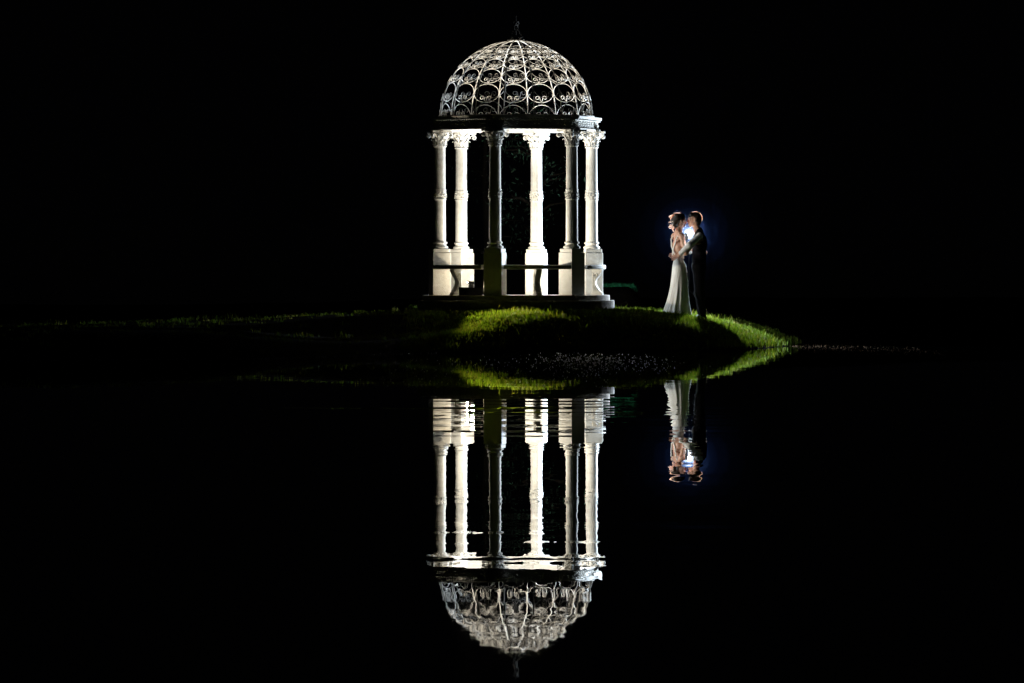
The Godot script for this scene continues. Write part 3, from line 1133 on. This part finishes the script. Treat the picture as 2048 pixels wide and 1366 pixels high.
func hand_bones(w: Vector3, d: Vector3, palm: Vector3, thumb_side: float, curl: float) -> Array:
	# palm, four fingers of three bones each, and a thumb from the side of the palm
	var s := d.cross(palm).normalized() * thumb_side
	var b := []
	var lens := [0.040, 0.045, 0.042, 0.033]
	for k in 4:
		var o := s * (0.030 - 0.020 * k)
		var root := w + d * 0.015 + o * 0.6
		var knuckle := w + d * (0.088 - 0.005 * absf(k - 1.2)) + o
		b.append([root, knuckle, 0.0125, 0.0105])
		var p := knuckle
		var q := d
		for j in 3:
			q = (q + palm * curl * (0.5 + 0.3 * j)).normalized()
			var e: Vector3 = p + q * lens[k] * [1.0, 0.72, 0.55][j] + o * 0.06
			b.append([p, e, 0.0092 - 0.0008 * j, 0.0086 - 0.0009 * j])
			p = e
	var t0 := w + d * 0.022 + s * 0.022
	var t1 := t0 + d * 0.030 + s * 0.030 + palm * 0.012
	var t2 := t1 + d * 0.034 + s * 0.010 + palm * 0.014
	b.append([t0, t1, 0.0135, 0.0115])
	b.append([t1, t2, 0.0105, 0.0085])
	return b

func fuzz(g: Geo, c: Vector3, f: Vector3, r: Vector3, radius: float, count: int, from: float, to: float, sd: int) -> void:
	# fine stray hairs that stand off the outline of the head
	var rr := RandomNumberGenerator.new()
	rr.seed = sd
	for k in count:
		var a := rr.randf_range(from, to)
		var d := (f * cos(a) + Vector3.UP * sin(a) + r * rr.randf_range(-0.35, 0.0)).normalized()
		var along := (-f * sin(a) + Vector3.UP * cos(a)) * -1.0
		var p := c + d * radius * rr.randf_range(0.93, 1.04)
		var l := rr.randf_range(0.010, 0.026)
		g.tube(PackedVector3Array([p, p + d * l * 0.35 + along * l * 0.5, p + d * l * 0.3 + along * l]), 0.0022, 0.001, 4)

func build_bride() -> void:
	var at := Vector3(2.90, 0.0, -0.45)
	var f := Vector3(0.91, 0, -0.41).normalized()
	var r := f.cross(Vector3.UP)
	var L := func(x: float, y: float, z: float) -> Vector3: return at + f * x + Vector3.UP * y + r * z
	var o := thing("person", "person in a long white open-backed gown with dark pinned-up hair, arms around the other", "person")
	var bones := [
		[L.call(0.03, 1.38, -0.055), L.call(0.03, 1.38, 0.055), 0.078, 0.078],
		[L.call(0.012, 1.56, -0.035), L.call(0.012, 1.56, 0.035), 0.058, 0.058],
		[L.call(0.0, 1.75, -0.065), L.call(0.0, 1.75, 0.065), 0.088, 0.088],
		[L.call(0.01, 1.66, 0), L.call(0.01, 1.80, 0), 0.07, 0.095],
		[L.call(0.0, 1.93, -0.14), L.call(0.0, 1.93, 0.14), 0.045, 0.045],
		[L.call(0.005, 2.015, 0.0), L.call(0.0, 1.945, 0.12), 0.042, 0.036],
		[L.call(0.005, 2.015, 0.0), L.call(0.0, 1.945, -0.12), 0.042, 0.036],
		[L.call(0.0, 1.90, 0), L.call(0.025, 2.09, 0), 0.06, 0.046],
		[L.call(0.02, 1.45, 0), L.call(0.012, 1.60, 0), 0.07, 0.062],
		[L.call(0.02, 1.36, -0.05), L.call(0.02, 1.02, -0.05), 0.072, 0.05],
		[L.call(0.02, 1.36, 0.05), L.call(-0.01, 1.02, 0.05), 0.072, 0.05],
		[L.call(0.02, 1.02, -0.06), L.call(0.0, 0.66, -0.06), 0.055, 0.035],
		[L.call(-0.01, 1.02, 0.06), L.call(-0.04, 0.66, 0.06), 0.055, 0.035],
	]
	var ne := Vector3(3.03, 1.635, -0.235)
	var nw := Vector3(3.185, 1.80, -0.235)
	bones.append([L.call(0.0, 1.925, 0.155), ne, 0.044, 0.036])
	bones.append([ne, nw, 0.036, 0.025])
	var fe := Vector3(3.02, 1.72, -0.76)
	var fw := Vector3(3.27, 1.67, -0.76)
	bones.append([L.call(0.0, 1.925, -0.155), fe, 0.044, 0.036])
	bones.append([fe, fw, 0.036, 0.025])
	var g := Geo.new()
	g.flesh(bones, 0.012, 0.05)
	var hc := Vector3(2.928, 2.192, -0.45)
	var hf := Vector3(0.96, -0.05, -0.27).normalized()
	g.flesh(head_bones(hc, hf, 0.97) + [[L.call(0.02, 2.0, 0), hc + Vector3(0, -0.05, 0), 0.046, 0.048]], 0.005, 0.022)
	g.flesh(hand_bones(nw, Vector3(0.75, 0.6, -0.25).normalized(), Vector3(0.3, -0.1, -0.95).normalized(), -1.0, 0.3), 0.004, 0.008)
	g.flesh(hand_bones(fw, Vector3(0.9, -0.1, 0.4).normalized(), Vector3(-0.3, 0, 0.95).normalized(), 1.0, 0.3), 0.004, 0.008)
	part("body", g.mesh(), mats.skin, o)
	# hair: cap, rolled bun, loose curls
	g = Geo.new()
	var u := Vector3.UP
	g.flesh([
		[hc - hf * 0.035 + u * 0.035, hc + hf * 0.028 + u * 0.055, 0.098, 0.078],
		[hc - hf * 0.085 - u * 0.005, hc - hf * 0.09 - u * 0.05, 0.068, 0.055],
		[hc - hf * 0.075 - u * 0.05, hc - hf * 0.075 - u * 0.085, 0.05, 0.035],
		[hc - hf * 0.06 + u * 0.09, hc + hf * 0.04 + u * 0.105, 0.045, 0.03],
		[hc - hf * 0.13 + u * 0.02, hc - hf * 0.125 - u * 0.02, 0.03, 0.03],
	], 0.006, 0.02)
	part("hair", g.mesh(), mats.dark_hair, o)
	g = Geo.new()
	var rr := RandomNumberGenerator.new()
	rr.seed = 5
	for k in 46:
		var a := rr.randf_range(-0.3, PI * 1.12)
		var s := rr.randf_range(-0.05, 0.05)
		var base: Vector3 = hc - hf * 0.04 + u * 0.02 + (hf * cos(a) * 0.11 + u * sin(a) * 0.105) * rr.randf_range(0.92, 1.0) + r * s
		if a > 2.6 or a < 0:
			base = hc - hf * rr.randf_range(0.08, 0.15) - u * rr.randf_range(0.0, 0.11) + r * s
		var p := PackedVector3Array()
		var d := (base - hc).normalized()
		var tw := rr.randf() * TAU
		for i in 9:
			var t := i / 8.0
			p.append(base + d * (0.018 * sin(t * PI)) + (-hf * 0.05 - u * 0.03) * t + Vector3(cos(tw + t * 7), sin(tw + t * 7), sin(tw * 2 + t * 6)) * 0.010 * t)
		g.tube(p, 0.0035, 0.0015, 4)
	for k in 3:   # long ringlets at the nape
		var p := PackedVector3Array()
		for i in 22:
			var t := i / 21.0
			p.append(hc - hf * (0.115 + 0.012 * k) - u * (0.06 + 0.135 * t) + r * (0.02 * k) + Vector3(cos(t * 12 + k), 0, sin(t * 12 + k)) * 0.014)
		g.tube(p, 0.006, 0.003, 5)
	part("loose_curls", g.mesh(), mats.backlit_hair, o)
	g = Geo.new()
	fuzz(g, hc - hf * 0.03 + Vector3.UP * 0.025, hf, r, 0.119, 420, 0.0, PI * 1.2, 15)
	part("flyaway_hair", g.mesh(), mats.backlit_hair, o)
	g = Geo.new()
	for s in [-1.0, 1.0]:
		g.blob(hc + hf * 0.078 + u * 0.004 + r * s * 0.031, Vector3.ONE * 0.012, Basis.IDENTITY, 6, 8)
	part("eyes", g.mesh(), mats.eye, o)
	# gown: flared skirt from the waist, bodice low at the back, thin straps
	var rows := []
	var outline := [[0.515, 2.60, 3.135, 0.29], [0.56, 2.625, 3.128, 0.275], [0.684, 2.668, 3.105, 0.24], [0.824, 2.712, 3.088, 0.205], [0.95, 2.742, 3.08, 0.18], [1.068, 2.764, 3.074, 0.165], [1.16, 2.777, 3.07, 0.157], [1.252, 2.789, 3.064, 0.153], [1.34, 2.797, 3.055, 0.152], [1.427, 2.806, 3.035, 0.148], [1.50, 2.82, 3.005, 0.135], [1.56, 2.832, 2.978, 0.122]]
	for w in outline:
		var row := PackedVector3Array()
		var low := clampf((1.25 - w[0]) / 0.75, 0, 1)
		for i in 96:
			var a := TAU * i / 96
			var fold := 1.0 + (0.07 * sin(a * 11 + 0.6) + 0.05 * sin(a * 17 + 2.0 + w[0] * 1.5) + 0.02 * sin(a * 29 + 1.0)) * low
			row.append(Vector3((w[1] + w[2]) / 2 + cos(a) * (w[2] - w[1]) / 2 * fold, w[0] + (0.02 * sin(a * 5) if w[0] < 0.53 else 0.0), at.z + sin(a) * w[3] * fold))
		rows.append(row)
	rows.reverse()
	g = Geo.new()
	g.grid(rows, true)
	part("skirt", g.mesh(), mats.dress, o)
	rows = []
	for j in 9:
		var row := PackedVector3Array()
		for i in 48:
			var a := TAU * i / 48
			var front := 0.5 + 0.5 * cos(a)       # 1 at the front, 0 at the back
			var top := lerpf(1.585, 1.86, smoothstep(0.25, 0.62, front))
			var y := lerpf(1.535, top, j / 8.0)
			var half := lerpf(0.083, 0.112, clampf((y - 1.56) / 0.22, 0, 1))
			var wide := lerpf(0.125, 0.165, clampf((y - 1.56) / 0.22, 0, 1))
			row.append(L.call(cos(a) * half + 0.014, y, sin(a) * wide))
		rows.append(row)
	g = Geo.new()
	g.grid(rows, true)
	part("bodice", g.mesh(), mats.dress, o)
	for s in [-1.0, 1.0]:
		g = Geo.new()
		g.tube(PackedVector3Array([L.call(0.10, 1.83, s * 0.09), L.call(0.05, 1.955, s * 0.10), L.call(-0.02, 1.985, s * 0.105), L.call(-0.085, 1.88, s * 0.10), L.call(-0.10, 1.76, s * 0.055), L.call(-0.10, 1.68, 0.0), L.call(-0.085, 1.60, s * -0.05)]), 0.009, 0.007, 6, false, 2.2, r)
		part("strap", g.mesh(), mats.dress, o)

func build_groom() -> void:
	var z := -0.5
	var o := thing("person", "person in dark waistcoat and trousers with white shirt sleeves, embracing the one in the gown", "person")
	var f := Vector3(-0.98, -0.03, 0.1).normalized()
	var P := func(x: float, y: float, s: float) -> Vector3: return Vector3(x, y, z + s)
	var ns: Vector3 = P.call(3.275, 1.935, 0.185)
	var ne := Vector3(3.09, 1.775, -0.17)
	var nw := Vector3(2.925, 1.615, -0.245)
	var fs: Vector3 = P.call(3.285, 1.935, -0.185)
	var fe := Vector3(3.12, 1.68, -0.80)
	var fw := Vector3(2.90, 1.62, -0.66)
	var foot_a := ground_y(3.31, z - 0.1)
	var foot_b := ground_y(3.33, z + 0.1)
	var legs := [
		[P.call(3.26, 1.36, -0.08), P.call(3.265, 0.93, -0.095), 0.085, 0.06], [P.call(3.265, 0.93, -0.095), P.call(3.31, foot_a + 0.09, -0.10), 0.058, 0.04],
		[P.call(3.27, 1.36, 0.08), P.call(3.28, 0.93, 0.095), 0.085, 0.06], [P.call(3.28, 0.93, 0.095), P.call(3.335, foot_b + 0.09, 0.10), 0.058, 0.04],
	]
	var torso := [
		[P.call(3.265, 1.38, -0.075), P.call(3.265, 1.38, 0.075), 0.105, 0.105],
		[P.call(3.27, 1.53, -0.065), P.call(3.27, 1.53, 0.065), 0.095, 0.095],
		[P.call(3.28, 1.78, -0.10), P.call(3.28, 1.78, 0.10), 0.105, 0.105],
		[P.call(3.28, 1.935, -0.15), P.call(3.28, 1.935, 0.15), 0.055, 0.055],
		[P.call(3.265, 2.02, 0.0), P.call(3.28, 1.95, 0.13), 0.05, 0.045],
		[P.call(3.265, 2.02, 0.0), P.call(3.28, 1.95, -0.13), 0.05, 0.045],
		[P.call(3.27, 1.45, 0), P.call(3.275, 1.85, 0), 0.10, 0.115],
	]
	var arms := [[ns, ne, 0.05, 0.041], [ne, nw, 0.04, 0.028], [fs, fe, 0.05, 0.041], [fe, fw, 0.04, 0.028]]
	var hc := Vector3(3.182, 2.214, z + 0.02)
	var g := Geo.new()
	g.flesh(torso + legs + arms + [[P.call(3.275, 1.92, 0), P.call(3.215, 2.10, 0.01), 0.066, 0.058]], 0.012, 0.05)
	g.flesh(head_bones(hc, f, 1.03) + [[P.call(3.24, 2.0, 0), hc + Vector3(0.02, -0.06, 0), 0.058, 0.056]], 0.005, 0.022)
	g.flesh(hand_bones(nw, Vector3(-0.82, -0.5, -0.28).normalized(), Vector3(0.1, -0.1, -1).normalized(), 1.0, 0.28), 0.004, 0.008)
	g.flesh(hand_bones(fw, Vector3(-0.9, -0.2, 0.4).normalized(), Vector3(-0.2, 0, 1).normalized(), -1.0, 0.28), 0.004, 0.008)
	part("body", g.mesh(), mats.skin, o)
	var fat := func(list: Array, by: float) -> Array:
		var out := []
		for b in list:
			out.append([b[0], b[1], b[2] + by, b[3] + by])
		return out
	g = Geo.new()
	g.flesh(fat.call(legs + [torso[0], [P.call(3.27, 1.40, 0), P.call(3.27, 1.48, 0), 0.1, 0.1]], 0.016), 0.012, 0.04)
	part("trousers", g.mesh(), mats.suit, o)
	g = Geo.new()
	g.flesh(fat.call(torso.slice(1), 0.014), 0.012, 0.05)
	part("waistcoat", g.mesh(), mats.suit, o)
	for s in 2:
		g = Geo.new()
		var sl := arms.slice(s * 2, s * 2 + 2)
		var cut: Vector3 = sl[1][1].lerp(sl[1][0], 0.12)
		g.flesh(fat.call([sl[0], [sl[1][0], cut, sl[1][2], 0.030]], 0.013), 0.009, 0.03)
		part("shirt_sleeve", g.mesh(), mats.shirt, o)
	g = Geo.new()
	g.lathe(PackedVector2Array([Vector2(0.082, 0.0), Vector2(0.075, 0.03), Vector2(0.070, 0.055), Vector2(0.064, 0.055), Vector2(0.068, 0.0)]), 20)
	part("collar", g.mesh(), mats.shirt, o, Transform3D(Basis(Vector3.BACK, 0.3), P.call(3.255, 2.005, 0.0)))
	g = Geo.new()
	var u := Vector3.UP
	g.flesh([
		[hc - f * 0.034 + u * 0.035, hc + f * 0.03 + u * 0.06, 0.096, 0.074],
		[hc - f * 0.055 - u * 0.01, hc - f * 0.055 - u * 0.055, 0.078, 0.062],
		[hc - f * 0.02 + u * 0.10, hc + f * 0.055 + u * 0.10, 0.035, 0.028],
	], 0.006, 0.018)
	part("hair", g.mesh(), mats.dark_hair, o)
	g = Geo.new()
	var rr := RandomNumberGenerator.new()
	rr.seed = 8
	for k in 70:
		var a := rr.randf_range(0.4, PI * 1.1)
		var base: Vector3 = hc - f * 0.025 + u * 0.025 + (f * cos(a) + u * sin(a)) * 0.105 + Vector3(0, 0, rr.randf_range(-0.05, 0.05))
		var d := (base - hc).normalized()
		g.tube(PackedVector3Array([base - d * 0.01, base + d * 0.008, base + d * 0.014 + f * 0.012]), 0.003, 0.0012, 4)
	fuzz(g, hc - f * 0.025 + u * 0.03, f, f.cross(u), 0.112, 320, 0.3, PI * 1.15, 16)
	part("hair_tufts", g.mesh(), mats.backlit_hair, o)
	g = Geo.new()
	for s in [-1.0, 1.0]:
		g.blob(hc + f * 0.083 + u * 0.004 + Vector3(0, 0, 0.032 * s), Vector3.ONE * 0.012, Basis.IDENTITY, 6, 8)
	part("eyes", g.mesh(), mats.eye, o)
	for s in [-1.0, 1.0]:
		g = Geo.new()
		var y := (foot_a if s < 0 else foot_b)
		var x := 3.31 if s < 0 else 3.335
		g.flesh([[Vector3(x + 0.03, y + 0.045, z + 0.1 * s), Vector3(x - 0.03, y + 0.05, z + 0.1 * s), 0.042, 0.046], [Vector3(x - 0.03, y + 0.04, z + 0.1 * s), Vector3(x - 0.18, y + 0.03, z + 0.115 * s), 0.042, 0.032]], 0.009, 0.03)
		part("shoe", g.mesh(), mats.shoe, o)

# ---------------------------------------------------------------- the scene
func _ready() -> void:
	rng.seed = 1
	var cam := Camera3D.new()
	cam.name = "camera"
	cam.position = Vector3(0, 1.252, 95.04)
	cam.rotation_degrees.x = -0.697
	cam.fov = 7.151
	cam.near = 0.5
	cam.far = 400.0
	add_child(cam)
	cam.current = true
	var env := Environment.new()
	env.background_mode = Environment.BG_SKY
	var sky := ProceduralSkyMaterial.new()
	sky.sky_top_color = lin(0.00030, 0.00032, 0.00045)
	sky.sky_horizon_color = lin(0.00035, 0.00036, 0.00045)
	sky.ground_bottom_color = lin(0.0002, 0.0002, 0.0002)
	sky.ground_horizon_color = lin(0.0003, 0.0003, 0.0003)
	env.sky = Sky.new()
	env.sky.sky_material = sky
	env.tonemap_mode = Environment.TONE_MAPPER_LINEAR
	env.tonemap_exposure = 1.0
	env.volumetric_fog_enabled = true
	env.volumetric_fog_density = 0.0
	env.sdfgi_enabled = true
	env.ssao_enabled = true
	env.ssil_enabled = true
	var we := WorldEnvironment.new()
	we.name = "environment"
	we.environment = env
	add_child(we)
	make_materials()
	build_land()
	build_water()
	build_gazebo()
	build_bench(135.3, "curved stone bench with S-shaped leg between the two left-hand front columns, flash unit behind it")
	build_bench(75.3, "curved stone bench with S-shaped leg in the middle front bay, facing the pond")
	build_bench(15.3, "curved stone bench with brightly lit outer edge in the gazebo bay nearest the couple")
	build_floor_flash()
	build_back_flash()
	build_tree("garden_tree", "dark bluish-leaved tree straight behind the middle of the gazebo", Vector3(0.43, 0.9, -7.6), 4.0, 1.05, 480, 3)
	build_tree("garden_tree", "dark leafy tree behind the left bays of the gazebo", Vector3(-0.5, 0.6, -11.0), 4.3, 1.0, 250, 4)
	build_grass()
	build_fluff()
	build_bride()
	build_groom()
	build_mist()
